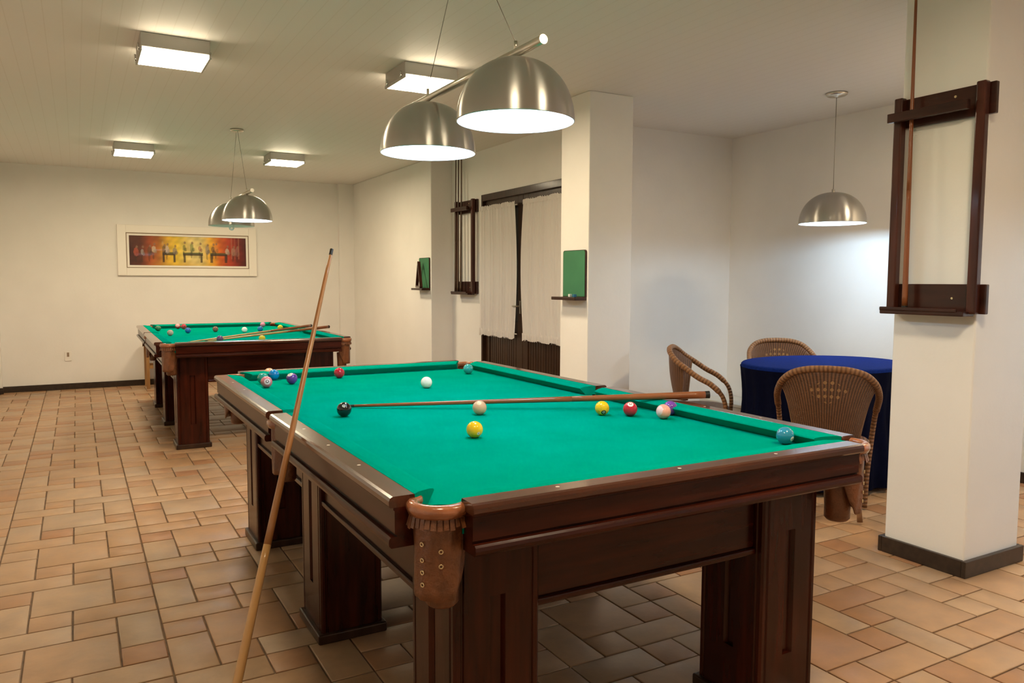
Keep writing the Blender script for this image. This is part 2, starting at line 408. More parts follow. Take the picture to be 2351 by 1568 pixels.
obj('door_handle', bm, M['alu_plain'], door)

# curtains on the door
def curtain(label, y_in, y_out, sgn):
    t = thing('curtain', label, 'curtain', (2.972, 0, 0), 0, 'white curtains on the dark double door')
    zt, zb = 1.985, .79
    def grid(z0, z1, nz, amp, fr, flare, fringe=0, off=0):
        bm = newbm(); ny = 110; rows = []
        for i in range(nz + 1):
            w = i / nz; z = z0 + (z1 - z0) * w; h = (z - zb) / (zt - zb)
            bul = .042 * math.sin(PI * max(0, min(1, h)))
            yi = y_in - sgn * bul
            row = []
            for j in range(ny + 1):
                s = j / ny; y = yi + (y_out - yi) * s
                ph = s * fr * 2 * PI + .5 * math.sin(s * 23) + .15 * math.sin(z * 3 + s * 9)
                x = off + amp * math.sin(ph) * (1 - .35 * math.sin(PI * max(0, min(1, h)))) + amp * .4 * math.sin(ph * 2.3 + 1) 
                zz = z + (fringe * math.sin(s * 40 * PI) * w if fringe else 0)
                row.append(bm.verts.new((x, y, zz)))
            rows.append(row)
        for i in range(nz):
            for j in range(ny):
                f = bm.faces.new([rows[i][j], rows[i][j + 1], rows[i + 1][j + 1], rows[i + 1][j]]); f.smooth = True
        return bm
    o = obj('curtain_panel', grid(zt, zb, 14, .0085, 12, 0), M['curtain'], t)
    obj('top_ruffle', grid(zt - .012, zt + .03, 3, .011, 17, 0, .006, -.004), M['curtain'], t)
    obj('bottom_ruffle', grid(zb + .02, zb - .045, 3, .012, 17, 0, .008, -.004), M['curtain'], t)
    bm = newbm(); tube(bm, [(.014, y_in - sgn * .02, zt), (.014, y_out, zt)], .005); obj('curtain_rod', bm, M['white'], t)
    bm = newbm(); tube(bm, [(.014, y_in - sgn * .02, zb), (.014, y_out, zb)], .005); obj('curtain_rod', bm, M['white'], t)
curtain('white gathered curtain on the far leaf of the dark double door, beside the cue rack', 4.845, D1 - .018, 1)
curtain('white gathered curtain on the near leaf of the dark double door, beside the middle column', 4.690, D0 + .02, -1)

# ---------------------------------------------------------------- billiard table
TW, TL, TH = 1.488, 2.699, .82
HX, HY = TW / 2, TL / 2
def make_table():
    T = thing('billiard_table', 'nearest mahogany billiard table with green cloth and leather corner pockets', 'billiard table', (HX, HY, 0))
    T['group'] = 'mahogany billiard tables'
    # bed cloth with pocket notches
    bm = newbm(); out = []
    ins = .075; pr = .060
    def corner(sx, sy):
        c = Vector((sx * (HX - .108), sy * (HY - .112)))
        pts = []
        for k in range(11):
            a = math.radians(-25 + 140 * k / 10)      # arc toward table
            pts.append((a, c))
        return c
    # outline with a notch at each pocket
    def arc(c, r, a0, a1, n=10): return [(c[0] + r * math.cos(a0 + (a1 - a0) * k / n), c[1] + r * math.sin(a0 + (a1 - a0) * k / n)) for k in range(n + 1)]
    ex, ey = HX - ins, HY - ins
    cc = lambda sx, sy: (sx * (HX - .105 + (.022 if sx > 0 and sy < 0 else 0)), sy * (HY - .108 + (.012 if sx > 0 and sy < 0 else 0)))
    poly = []
    poly += arc(cc(-1, -1), pr, math.radians(150), math.radians(-60), 14)
    poly += arc(cc(1, -1), pr, math.radians(240), math.radians(30), 14)
    poly += arc((HX - .045, 0), .045, math.radians(230), math.radians(130), 10)
    poly += arc(cc(1, 1), pr, math.radians(330), math.radians(120), 14)
    poly += arc(cc(-1, 1), pr, math.radians(60), math.radians(-150), 14)
    poly += arc((-HX + .045, 0), .045, math.radians(50), math.radians(-50), 10)
    prism(bm, poly, .742, .78, lambda p, q, z: (p, q, z))
    obj('playing_cloth', bm, M['cloth'], T)
    # slate frame under the cloth
    bm = newbm(); quad_box(bm, -HX + .17, HX - .17, -HY + .16, HY - .16, .69, .741)
    obj('bed_frame', bm, M['dark'], T)
    # rails
    cap = [(.004, .795), (.0, .800), (.0, .8105), (.003, .817), (.009, .82), (.058, .82), (.060, .817), (.060, .795)]
    fas = [(.060, .7955), (.010, .7955), (.010, .790), (.013, .788), (.013, .737), (.018, .734), (.018, .7305), (.004, .7305), (.0, .726), (-.001, .718), (.0, .711), (.005, .706), (.060, .706)]
    cus = [(.060, .8195), (.075, .8205), (.110, .8165), (.124, .8125), (.127, .8085), (.124, .8045), (.104, .7815), (.060, .7815)]
    def rail(kind, sx, sy, sign):
        """kind 'end': runs in x at y side sy;  kind 'side': runs in y at x side sx, half sign"""
        if kind == 'end':
            a, b_ = -HX + .135, HX - (.103 if sy < 0 else .135)
            put = lambda p, q, t_: (t_, sy * (HY - p), q); mw = M['wx']
            jaw = (.045, .045)
        else:
            a, b_ = (.030, HY - .138) if sign > 0 else (-HY + (.108 if sx > 0 else .138), -.030)
            put = lambda p, q, t_: (sx * (HX - p), t_, q); mw = M['wy']
            jaw = (.022, .045) if sign > 0 else (.045, .022)
        bm = newbm(); prism(bm, cap, a, b_, put)
        for f_ in bm.faces: f_.material_index = 1
        f0, f1 = (a + .004, b_ - .004) if kind == 'end' else ((.055, b_ + .0) if sign > 0 else (a - .0, -.055))
        prism(bm, fas, f0, f1, put)
        R = obj('rail', bm, [mw, M['capx'] if mw is M['wx'] else M['capy']], T)
        # cushion, ends mitred
        bm = newbm()
        def ring(base, d, sg):
            return [bm.verts.new(put(p, q, base + sg * d * (p - .06) / .065)) for p, q in cus]
        A = ring(a + .002, jaw[0], 1); B = ring(b_ - .002, jaw[1], -1); n = len(cus)
        for i in range(n): bm.faces.new([A[i], A[(i + 1) % n], B[(i + 1) % n], B[i]])
        bm.faces.new(A[::-1]); bm.faces.new(B)
        obj('cushion', bm, M['cloth'], R)
        # inlaid dots
        if kind == 'end': ds = [-.38, -.02, .32]
        else: ds = [sign * v for v in (.36, .63, .90)]
        for v in ds:
            bm = newbm(); c = Vector(put(.036, .8202, v))
            r = [bm.verts.new(c + Vector((.005 * math.cos(k * PI / 6), .005 * math.sin(k * PI / 6), 0.0003))) for k in range(12)]
            bm.faces.new(r); obj('rail_dot', bm, M['inlay'], R)
    rail('end', 0, -1, 0); rail('end', 0, 1, 0)
    for sx in (-1, 1):
        for sg in (-1, 1): rail('side', sx, 0, sg)
    # pockets
    def pocket(cx, cy, ang, R, half, ztop, zbot, small=False):
        """ang = outward direction"""
        P = bpy.data.objects.new('pocket', None); C.objects.link(P); P.parent = T; P.location = (cx, cy, 0); P.rotation_euler = (0, 0, ang)
        P.empty_display_size = .05
        n = 30
        arcp = [(-half + 2 * half * k / n) for k in range(n + 1)]
        bm = newbm()
        path = [(R * math.cos(a), R * math.sin(a), ztop - .012) for a in arcp]
        # flattened ring
        prof = [(-.014, -.006), (-.012, .004), (-.004, .009), (.005, .008), (.012, .002), (.013, -.008), (.008, -.020), (-.006, -.022)]
        rows = []
        for a in arcp:
            rows.append([bm.verts.new(((R + p) * math.cos(a), (R + p) * math.sin(a), ztop - .009 + q)) for p, q in prof])
        for i in range(n):
            for k in range(len(prof)):
                k2 = (k + 1) % len(prof)
                f = bm.faces.new([rows[i][k], rows[i][k2], rows[i + 1][k2], rows[i + 1][k]]); f.smooth = True
        bm.faces.new(rows[0]); bm.faces.new(rows[-1][::-1])
        obj('pocket_rim', bm, M['leather2'], P)
        # leather drop: curved shell with shaped lower edge
        bm = newbm(); hh = min(half, math.radians(118)); nz = 10; na = 32; cols = []
        for j in range(na + 1):
            a = -hh + 2 * hh * j / na; s = abs(a) / hh
            zb = zbot + .03 * (s > .55) * min(1, (s - .55) / .12) + .075 * max(0, (s - .72) / .28) ** 1.1
            c = []
            for i in range(nz + 1):
                w = i / nz; z = (ztop - .028) * (1 - w) + zb * w
                r = (R - .002) * (1 - .06 * w) + .0015 * math.sin(a * 9 + w * 5)
                c.append((r * math.cos(a), r * math.sin(a), z))
            cols.append(c)
        V = [[bm.verts.new(p) for p in c] for c in cols]
        V2 = [[bm.verts.new((p[0] * .95, p[1] * .95, p[2])) for p in c] for c in cols]
        for j in range(na):
            for i in range(nz):
                for G, fl in ((V, 0), (V2, 1)):
                    q = [G[j][i], G[j + 1][i], G[j + 1][i + 1], G[j][i + 1]]
                    f = bm.faces.new(q if not fl else q[::-1]); f.smooth = True
            bm.faces.new([V[j][nz], V[j + 1][nz], V2[j + 1][nz], V2[j][nz]])
        for j in (0, na):
            for i in range(nz): bm.faces.new([V[j][i], V[j][i + 1], V2[j][i + 1], V2[j][i]])
        bg = obj('leather_drop', bm, M['leather'], P, recalc=True)
        # fringe: little strips under the rim
        if not small:
            bm = newbm(); nf = 17
            for k in range(nf):
                a0 = -hh * .92 + 2 * hh * .92 * k / nf; a1 = a0 + 2 * hh * .92 / nf * .8
                L_ = .012 + .010 * random.random(); o_ = .002 + .007 * random.random()
                r0 = R + .004
                pts = [(a0, ztop - .028, r0), (a1, ztop - .028, r0), (a1, ztop - .036 - L_, r0 + o_), (a0, ztop - .036 - L_, r0 + o_)]
                A = [bm.verts.new((r * math.cos(a), r * math.sin(a), z)) for a, z, r in pts]
                B = [bm.verts.new(((r - .0025) * math.cos(a), (r - .0025) * math.sin(a), z)) for a, z, r in pts]
                bm.faces.new(A); bm.faces.new(B[::-1])
                for i in range(4): bm.faces.new([A[i], B[i], B[(i + 1) % 4], A[(i + 1) % 4]])
            obj('fringe', bm, M['leather'], P)
            # eyelets
            for col, zs in ((-.32, (.725, .690, .663, .636)), (.42, (.712, .680))):
                for z in zs:
                    r = R * (1 - .06 * (ztop - z) / .2) + .0012
                    bm = newbm()
                    c = Vector((r * math.cos(col), r * math.sin(col), z)); o1 = Vector((-math.sin(col), math.cos(col), 0)); o2 = Vector((0, 0, 1))
                    tube(bm, [c + o1 * .0042 * math.cos(q * PI / 5) + o2 * .0042 * math.sin(q * PI / 5) for q in range(10)], .0014, seg=6, closed=True)
                    obj('eyelet', bm, M['brass'], bg)
        # cup under the pocket
        bm = newbm(); rc = R * .62
        lathe(bm, [(rc * 1.1, zbot + .09), (rc, zbot + .01), (rc, zbot - .022), (rc * .8, zbot - .030), (0, zbot - .030)], seg=24, cx=-.012)
        obj('pocket_cup', bm, M['leather'], P)
    for sx in (-1, 1):
        for sy in (-1, 1):
            
            nr = sx > 0 and sy < 0
            pocket(sx * (HX - (.072 if nr else .105)), sy * (HY - (.092 if nr else .108)), math.atan2(sy, sx), .060, math.radians(100 if nr else 108), .812, .600)
    for sx in (-1, 1):
        pocket(sx * (HX - .056), 0, 0 if sx > 0 else PI, .046, math.radians(95), .795, .600, small=True)
    # legs
    def leg(cx, cy, wx, wy, gx, gy):
        hx, hy = wx / 2, wy / 2
        def sect(groove):
            pts = []
            sides = [((-hx, -hy), (hx, -hy), (0, 1), gy), ((hx, -hy), (hx, hy), (-1, 0), gx), ((hx, hy), (-hx, hy), (0, -1), gy), ((-hx, hy), (-hx, -hy), (1, 0), gx)]
            for (ax, ay), (bx_, by_), (nx, ny), g in sides:
                Ln = math.hypot(bx_ - ax, by_ - ay); tx, ty = (bx_ - ax) / Ln, (by_ - ay) / Ln
                seq = [(.006, 0), (.016, 0), (.019, .004), (.023, .004), (.026, 0)]
                if groove and g: seq += [(Ln / 2 - .020, 0), (Ln / 2 - .013, .012), (Ln / 2 + .013, .012), (Ln / 2 + .020, 0)]
                seq += [(Ln - .026, 0), (Ln - .023, .004), (Ln - .019, .004), (Ln - .016, 0), (Ln - .006, 0)]
                for s, d_ in seq: pts.append((ax + tx * s + nx * d_, ay + ty * s + ny * d_))
            return pts
        bm = newbm()
        put = lambda p, q, z: (cx + p, cy + q, z)
        prism(bm, sect(False), .03, .185, put); prism(bm, sect(True), .185, .56, put); prism(bm, sect(False), .56, .706, put)
        Lg = obj('leg', bm, M['wz'], T)
        bm = newbm(); quad_box(bm, cx - hx - .014, cx + hx + .014, cy - hy - .014, cy + hy + .014, 0, .036)
        obj('plinth', bm, M['dark'], Lg, bevel=.006)
    for sx in (-1, 1):
        leg(sx * (HX - .257), -HY + .245, .225, .25, True, True)
        leg(sx * (HX - .257), 0, .225, .25, True, False)
        leg(sx * (HX - .257), HY - .255, .225, .25, True, True)
    # aprons
    def apron(x0, x1, y0, y1, horiz):
        bm = newbm(); quad_box(bm, x0, x1, y0, y1, .515, .706)
        e = .010
        if horiz: quad_box(bm, x0, x1, y0 - e, y1 + e, .498, .517)
        else: quad_box(bm, x0 - e, x1 + e, y0, y1, .498, .517)
        obj('apron', bm, M['wx'] if horiz else M['wy'], T, bevel=.005)
    for sy in (-1, 1):
        apron(-HX + .37, HX - .37, sy * (HY - .165) - .012, sy * (HY - .165) + .012, True)
    for sx in (-1, 1):
        for sg in (-1, 1):
            a, b_ = (.126, HY - .381) if sg > 0 else (-HY + .371, -.126)
            apron(sx * (HX - .172) - .012, sx * (HX - .172) + .012, a, b_, False)
    return T
T1 = make_table()
T1.location = (HX, HY, 0)
t2r = -.0126
t2c = Vector((-.0847, 4.7446, 0)) + Matrix.Rotation(t2r, 3, 'Z') @ Vector((HX, HY, 0))
T2 = dup(T1, t2c, t2r, 'farther mahogany billiard table with green cloth, standing near the picture wall')
# eyelets are sub-sub details of the near table only

# ---------------------------------------------------------------- balls
bmS = newbm(); bmesh.ops.create_uvsphere(bmS, u_segments=40, v_segments=20, radius=.027)
for f in bmS.faces: f.smooth = True
meS = bpy.data.meshes.new('ball'); bmS.to_mesh(meS); bmS.free()
meS.materials.append(None)
def ball(x, y, m, label, group):
    o = bpy.data.objects.new('billiard_ball', meS); C.objects.link(o); o.location = (x, y, .807)
    o.material_slots[0].link = 'OBJECT'; o.material_slots[0].material = m
    tag(o, label, 'ball', group)
cam_dir = Vector((-.55, -.8, .25))
g1 = 'balls on the near billiard table'
teal = (.02, .30, .25); pink = (.62, .19, .24); red = (.45, .01, .03); yel = (.80, .50, .01); purp = (.10, .025, .26); blu = (.0, .19, .52); tan = (.62, .40, .26)
cd = Vector((-.57, -.82, .0))          # from the table toward the camera
rtv = Vector((.82, -.57, 0))
def sd(r, u, f=1): return tuple(cd * f + rtv * r + Vector((0, 0, u)))
B1 = [
 (.206, 2.434, ball_mat('ball_teal', teal), 'dark teal ball, leftmost in the cluster of four at the far-left corner'),
 (.278, 2.636, ball_mat('ball_peach', (.72, .42, .27)), 'peach ball at the back of the cluster of four in the far-left corner'),
 (.285, 2.560, ball_mat('ball_blue', blu), 'bright blue ball on the right of the cluster of four in the far-left corner'),
 (.193, 2.293, ball_mat('ball_pink_mark', pink, sd(.62, .22), size=.55, scol=(.80, .66, .72)), 'pink ball with a dark mark in a white spot, front of the far-left cluster'),
 (.329, 2.369, ball_mat('ball_purple', purp, sd(-.2, 1.15, .7), size=.50), 'purple ball with a white spot on top, just left of the upright cue'),
 (.600, 2.488, ball_mat('ball_red', red), 'plain red ball in front of the far cushion, right of the upright cue'),
 (.849, 1.929, ball_mat('ball_white', (.86, .86, .80)), 'white cue ball on the far half of the near table'),
 (1.268, 2.339, ball_mat('ball_teal_far', (.02, .33, .33)), 'teal ball by the far-right corner pocket'),
 (.280, 1.366, ball_mat('ball_black', (.006, .006, .008), sd(.25, .85), size=.22, scol=(.55, .6, .6)), 'black ball at the tip of the cue lying across the table'),
 (.740, 1.164, ball_mat('ball_tan', tan, sd(.0, 1.0, .8), size=.35, scol=(.78, .66, .42), mark=(.78, .66, .42)), 'tan ball just below the cue lying across the table'),
 (.532, .790, ball_mat('ball_yellow', yel, sd(.8, -.45), size=.2, scol=(.8, .8, .8)), 'plain yellow ball nearest the front of the cloth'),
 (1.142, .937, ball_mat('ball_yellow_spot', yel, sd(.25, -.55), size=.36, scol=(.012, .012, .012), mark=(.75, .75, .75)), 'yellow ball with a black number spot, left of the red one'),
 (1.223, .871, ball_mat('ball_red_spot', red, sd(.0, .95, .7), size=.42, scol=(.85, .78, .76), mark=(.35, .05, .06)), 'red ball with a white number spot on top'),
 (1.296, .768, ball_mat('ball_coral', (.80, .36, .28), sd(-1.2, .35, .8), size=.75, scol=(.80, .55, .60), mark=(.80, .55, .60)), 'pink and coral ball hiding part of the purple ball'),
 (1.372, .818, ball_mat('ball_violet', (.16, .05, .33)), 'violet ball half hidden behind the coral ball'),
 (1.337, .243, ball_mat('ball_sky', (.02, .22, .36), sd(.9, -.35), size=.3), 'sky blue ball near the right front corner pocket'),
]
for x, y, m_, lb in B1: ball(x, y, m_, lb, g1)
g2 = 'balls on the far billiard table'
B2 = [
 (.115, 6.897, ball_mat('b2_green', (.03, .16, .08)), 'dark green ball in the far-left corner of the far table'),
 (.154, 6.164, ball_mat('b2_grey', (.45, .38, .32)), 'greyish ball, leftmost in the open cloth of the far table'),
 (.325, 7.200, ball_mat('b2_red', red, sd(.5, .7), size=.8, scol=(.7, .35, .38), mark=(.7, .35, .38)), 'red and pink ball, left of a touching red pair by the far cushion'),
 (.372, 7.110, ball_mat('b2_red_two', (.40, .03, .05)), 'plain red ball, right of a touching red pair by the far cushion'),
 (.335, 6.451, ball_mat('b2_blue', (.01, .12, .42)), 'blue ball just right of the red pair on the far table'),
 (.592, 6.530, ball_mat('b2_brown', (.20, .10, .08)), 'brown ball in the middle of the far table'),
 (.825, 6.317, ball_mat('b2_white', (.80, .86, .80)), 'white ball right of the brown one on the far table'),
 (1.159, 7.120, ball_mat('b2_pink', (.62, .22, .36)), 'pink ball against the far cushion behind a blue ball on the far table'),
 (.986, 6.389, ball_mat('b2_blue_two', (.01, .16, .42)), 'blue ball in front of the pink ball on the far table'),
 (1.207, 6.516, ball_mat('b2_yellow', (.66, .48, .02)), 'yellow ball behind the crossed cues on the far table'),
 (.430, 5.200, ball_mat('b2_purple', (.10, .05, .15)), 'dark purple ball under the cues at the front of the far table'),
 (.742, 5.097, ball_mat('b2_olive', (.52, .42, .03)), 'dull yellow ball at the front rail of the far table'),
]
for x, y, m_, lb in B2: ball(x, y, m_, lb, g2)

# ---------------------------------------------------------------- cues
def cue(label, tip, butt, ms, mb, rt=.0058, rb=.0145, cat='cue', group=None, split=.62, ferr=True):
    tip, butt = Vector(tip), Vector(butt); Ln = (butt - tip).length
    t = thing('billiard_cue', label, cat, butt, 0, group)
    q = (tip - butt).to_track_quat('Z', 'Y'); t.rotation_mode = 'QUATERNION'; t.rotation_quaternion = q
    def seg(name, a, b_, m, ra=None, rb_=None):
        f = lambda s: rb + (rt - rb) * (s ** .9)
        bm = newbm(); n = 12
        tube(bm, [(0, 0, Ln * (a + (b_ - a) * k / n)) for k in range(n + 1)], [f(a + (b_ - a) * k / n) for k in range(n + 1)], seg=16)
        return obj(name, bm, m, t)
    seg('bumper', 0, .012, M['black'])
    seg('butt', .012, 1 - split, mb)
    seg('shaft', 1 - split, .985 if ferr else .992, ms)
    seg('tip', .985 if ferr else .992, 1.0, M['black'])
    return t
# upright cue leaning on the left rail
bt = Vector((-.30, .583, 0)); ct = Vector((-.013, .92, .814)); dr = (ct - bt).normalized()
off = Vector((-.006, .002, .004))
cue('light brown cue standing on the floor, leaning against the left rail', bt + dr * 1.575 + off, bt + off + Vector((0, 0, .006)), M['cue_shaft'], M['cue_light'])
# cue across the near table
tp = Vector((.355, 1.545, .788)); cr_ = Vector((1.455, .905, .836)); dr = (cr_ - tp).normalized()
cue('brown cue lying across the near table, butt over the right rail', tp, tp + dr * 1.42, M['cue_red'], M['cue_red'], rt=.0055, rb=.015)
# cues on the far table
for (a, b_, lb) in (((.189, 5.213, .788), (1.40, 6.06, .846), 'brown cue on the far table, its butt the higher of the two'),
                    ((.325, 5.248, .788), (1.50, 5.80, .846), 'brown cue on the far table, its butt sticking out beyond the right rail')):
    cue(lb, a, b_, M['cue_light'], M['cue_red'], rt=.0055, rb=.014, group='cues crossed on the far billiard table')

# ---------------------------------------------------------------- cue racks
def make_rack(label, loc, depthw=.42):
    """local: wall plane x=0, room toward -x, y along the wall, near board end y=0"""
    t = thing('cue_rack', label, 'cue rack', loc, 0, 'wall cue racks')
    w = depthw
    b1 = box('top_board', (-.024, 0, 0, w, 1.978, 2.108), M['rackh'], t, bevel=.004)
    for yy, zz in ((.40, 2.075), (.16, 2.052)):
        bm = newbm(); tube(bm, [(-.0235, w * yy, zz), (-.027, w * yy, zz)], .0055); obj('screw', bm, M['brass'], b1)
    b2 = box('bottom_board', (-.024, 0, 0, w, 1.150, 1.276), M['rackh'], t, bevel=.004)
    bm = newbm(); tube(bm, [(-.0235, w * .34, 1.215), (-.027, w * .34, 1.215)], .005)
    obj('screw', bm, M['brass'], b2)
    for y0, y1 in ((.022, .062), (w - .030, w + .010)):
        bm = newbm(); quad_box(bm, -.062, -.024, y0, y1, 1.150, 2.112)
        obj('upright', bm, M['rack'], t, bevel=.007)
    bm = newbm(); quad_box(bm, -.105, -.080, .070, w + .012, 2.000, 2.040); quad_box(bm, -.080, -.024, w + .0101, w + .016, 2.005, 2.035)
    for k in range(5):
        y = .11 + k * (w - .15) / 4
        quad_box(bm, -.081, -.058, y - .022, y + .008, 2.004, 2.036)
    obj('cue_holder', bm, M['rackh'], t, bevel=.006)
    bm = newbm(); quad_box(bm, -.105, -.024, .045, w + .012, 1.140, 1.160); quad_box(bm, -.108, -.095, .075, w + .012, 1.155, 1.172)
    obj('shelf', bm, M['rackh'], t, bevel=.004)
    return t
R1 = make_rack('dark wooden cue rack on the near column, holding one cue', (CX0, .437, 0))
R2 = dup(R1, (3.0, 5.630, 0), 0, 'dark wooden cue rack beside the curtained door, holding three cues')
R2.scale = (1, 1.04, 1)
cue('brown cue in the rack on the near column, reaching above the frame', (2.707, .786, 2.565), (2.692, .768, 1.1605), M['cue_red'], M['cue_red'], rb=.013)
for y, rb, mm, lb in ((6.042, .010, 'cue_dark', 'thin dark cue, leftmost of the three in the rack by the door'),
                      (5.979, .012, 'cue_dark', 'dark cue, the middle one of three in the rack by the door'),
                      (5.908, .012, 'cue_dark', 'dark cue, rightmost of the three in the rack by the door')):
    cue(lb, (2.944, y + .004, 2.56), (2.930, y, 1.1605), M[mm], M[mm], rb=rb, rt=.006, group='cues in the rack by the door')

# ---------------------------------------------------------------- score boards
def board(label, loc, w=.285, proud=.10):
    t = thing('score_board', label, 'score board', loc, 0, 'green score boards')
    # rounded outline in (y,z)
    z0, z1 = 1.172, 1.502; r = .018; pts = []
    for (cy, cz, a0) in ((w - r, z1 - r, 0), (r, z1 - r, 90)):
        for k in range(7):
            a = math.radians(a0 + 90 * k / 6); pts.append((cy + r * math.cos(a), cz + r * math.sin(a)))
    pts += [(0, z0), (w, z0)]
    bm = newbm(); prism(bm, pts, -.012, 0, lambda p, q, x: (x, p, q)); obj('board_edge', bm, M['rackh'], t)
    bm = newbm(); c = Vector((w / 2, (z0 + z1) / 2)); pp = [(c.x + (p - c.x) * .955, c.y + (q - c.y) * .975) for p, q in pts]
    prism(bm, pp, -.0145, -.0115, lambda p, q, x: (x, p, q)); obj('writing_panel', bm, M['green_board'], t)
    o = box('chalk_ledge', (-proud, 0, 0, w + .02, 1.150, 1.172), M['rackh'], t, bevel=.003)
    return t
SB = board('green score board with a chalk ledge on the middle column', (2.524, 3.030, 0))
SB2 = dup(SB, (2.75, 6.285, .03), 0, 'green score board on the far wall section, with a wooden triangle on its ledge')
tag(box('chalk_cube', (2.455, 2.475, 3.14, 3.16, 1.1725, 1.1925), M['chalk_white'], bevel=.002), 'small white chalk cube on the ledge of the middle score board', 'chalk')
tag(box('chalk_cube', (2.445, 2.467, 3.07, 3.092, 1.1725, 1.1925), M['chalk_blue'], bevel=.002), 'small blue chalk cube on the ledge of the middle score board', 'chalk')
# triangle rack standing on the far ledge, seen nearly edge on
def triangle():
    bm = newbm()
    s = .275; h = .30; r = .028; d = .032
    A = [(-s / 2, 0), (s / 2, 0), (0, h)]
    def outline(k):
        out = []
        c = Vector((0, h / 3))
        for i in range(3):
            p = c + (Vector(A[i]) - c) * k; q0 = c + (Vector(A[i - 1]) - c) * k; q1 = c + (Vector(A[(i + 1) % 3]) - c) * k
            a = p + (q0 - p).normalized() * r; b_ = p + (q1 - p).normalized() * r
            for j in range(6):
                t = j / 5; out.append(a * (1 - t) ** 2 + p * 2 * t * (1 - t) + b_ * t * t)
        return out
    O, I = outline(1), outline(.80); n = len(O)
    V = {}
    for nm, ring in (('O', O), ('I', I)):
        for z in (0, 1): V[nm, z] = [bm.verts.new((p.x, (z - .5) * d, p.y)) for p in ring]
    for i in range(n):
        j = (i + 1) % n
        bm.faces.new([V['O', 0][i], V['O', 0][j], V['O', 1][j], V['O', 1][i]]); bm.faces.new([V['I', 0][j], V['I', 0][i], V['I', 1][i], V['I', 1][j]])
        bm.faces.new([V['O', 0][j], V['O', 0][i], V['I', 0][i], V['I', 0][j]]); bm.faces.new([V['O', 1][i], V['O', 1][j], V['I', 1][j], V['I', 1][i]])
    o = obj('ball_triangle', bm, M['rack'])
    return o
tr_ = triangle(); tr_.location = (2.688, 6.455, 1.2055); tr_.rotation_euler = (math.radians(0), 0, math.radians(78))
tag(tr_, 'dark wooden ball triangle leaning on the ledge of the far green score board', 'ball triangle')

# ---------------------------------------------------------------- picture
pic = thing('framed_picture', 'wide white-framed painting of figures around billiard tables, on the back wall', 'picture', (.668, YB, 1.636))
pw, ph = .80, .303
def frame(name, w, h, w2, h2, y0, y1, m, bev=0):
    bm = newbm(); quad_box(bm, -w, -w2, y0, y1, -h, h); quad_box(bm, w2, w, y0, y1, -h, h)
    quad_box(bm, -w2, w2, y0, y1, -h, -h2); quad_box(bm, -w2, w2, y0, y1, h2, h); return obj(name, bm, m, pic, bevel=bev)
frame('frame', pw, ph, .705, .210, -.035, -.001, M['frame'], .004)
frame('inner_line', .705, .210, .697, .202, -.030, -.010, M['liner'])
frame('mat_border', .697, .202, .672, .178, -.024, -.008, M['frame'])
NXc, NYc = 220, 58
def paint(u, v):      # u,v in 0..1, v up
    def mixc(a, b_, t): t = max(0, min(1, t)); return tuple(x * (1 - t) + y * t for x, y in zip(a, b_))
    stops = [(0, (.055, .012, .008)), (.09, (.10, .022, .010)), (.17, (.36, .07, .015)), (.24, (.42, .14, .02)), (.32, (.70, .42, .03)), (.40, (.78, .55, .05)), (.52, (.72, .58, .22)), (.60, (.74, .60, .22)), (.68, (.76, .42, .03)), (.76, (.62, .13, .01)), (.84, (.42, .045, .012)), (.92, (.20, .016, .010)), (1, (.07, .008, .006))]
    for (a, ca), (b_, cb) in zip(stops[:-1], stops[1:]):
        if a <= u <= b_: c = mixc(ca, cb, (u - a) / (b_ - a)); break
    n = math.sin(u * 37 + v * 9) * .5 + math.sin(u * 91 - v * 23) * .3 + math.sin(v * 31 + u * 13) * .3
    c = tuple(max(0, x * (1 + .22 * n)) for x in c)
    c = mixc(c, (.60, .33, .04), .7 * max(0, 1 - v / .22) * max(0, 1 - abs(u - .45) / .33))
    if u < .40: c = mixc(c, (.10, .025, .01), .7 * max(0, (v - .6) / .4) * max(0, 1 - u / .40))
    def blob(cu, cv, ru, rv, col, k=.9):
        nonlocal c
        d = ((u - cu) / ru) ** 2 + ((v - cv) / rv) ** 2
        if d < 1: c = mixc(c, col, k)
    dk = (.035, .020, .012)
    # tables
    for cu, w in ((.325, .055), (.53, .085), (.755, .075)):
        if abs(u - cu) < w and abs(v - .40) < .05: c = mixc(c, (.05, .07, .02) if v > .40 else dk, .9)
        for s in (-1, 1):
            if abs(u - (cu + s * w * .85)) < .010 and .12 < v < .40: c = mixc(c, dk, .85)
    # figures
    for cu, cv, col in ((.055, .45, (.45, .08, .04)), (.105, .45, (.35, .32, .30)), (.165, .48, (.10, .05, .02)), (.20, .55, (.60, .50, .35)), (.285, .52, (.06, .03, .02)), (.31, .55, (.6, .5, .45)), (.375, .50, (.22, .18, .16)), (.455, .62, (.12, .14, .05)), (.52, .62, (.16, .22, .06)), (.59, .60, (.45, .16, .10)), (.655, .56, (.25, .22, .20)), (.705, .58, (.10, .05, .03)), (.73, .6, (.65, .25, .05)), (.83, .52, (.55, .45, .35)), (.885, .5, (.40, .22, .16)), (.92, .5, (.30, .12, .10))):
        w_ = .012 + .008 * abs(math.sin(cu * 90)); blob(cu, cv, w_, .13 + .04 * math.sin(cu * 50), col, .7); blob(cu + .012, cv - .06, w_ * .8, .07, tuple(.5 * x for x in col), .6); blob(cu + .006, cv + .17, .009, .045, (.25, .14, .08), .8); blob(cu - .004, cv - .22, .008, .13, dk, .5)
    for cu in (.87, .90, .935):
        if abs(u - cu) < .004 and v > .25: c = mixc(c, (.45, .18, .10), .5)
    return c
bm = newbm(); lay = bm.loops.layers.float_color.new('paint')
VV = [[bm.verts.new((-.672 + 1.344 * i / NXc, -.012, -.178 + .356 * j / NYc)) for i in range(NXc + 1)] for j in range(NYc + 1)]
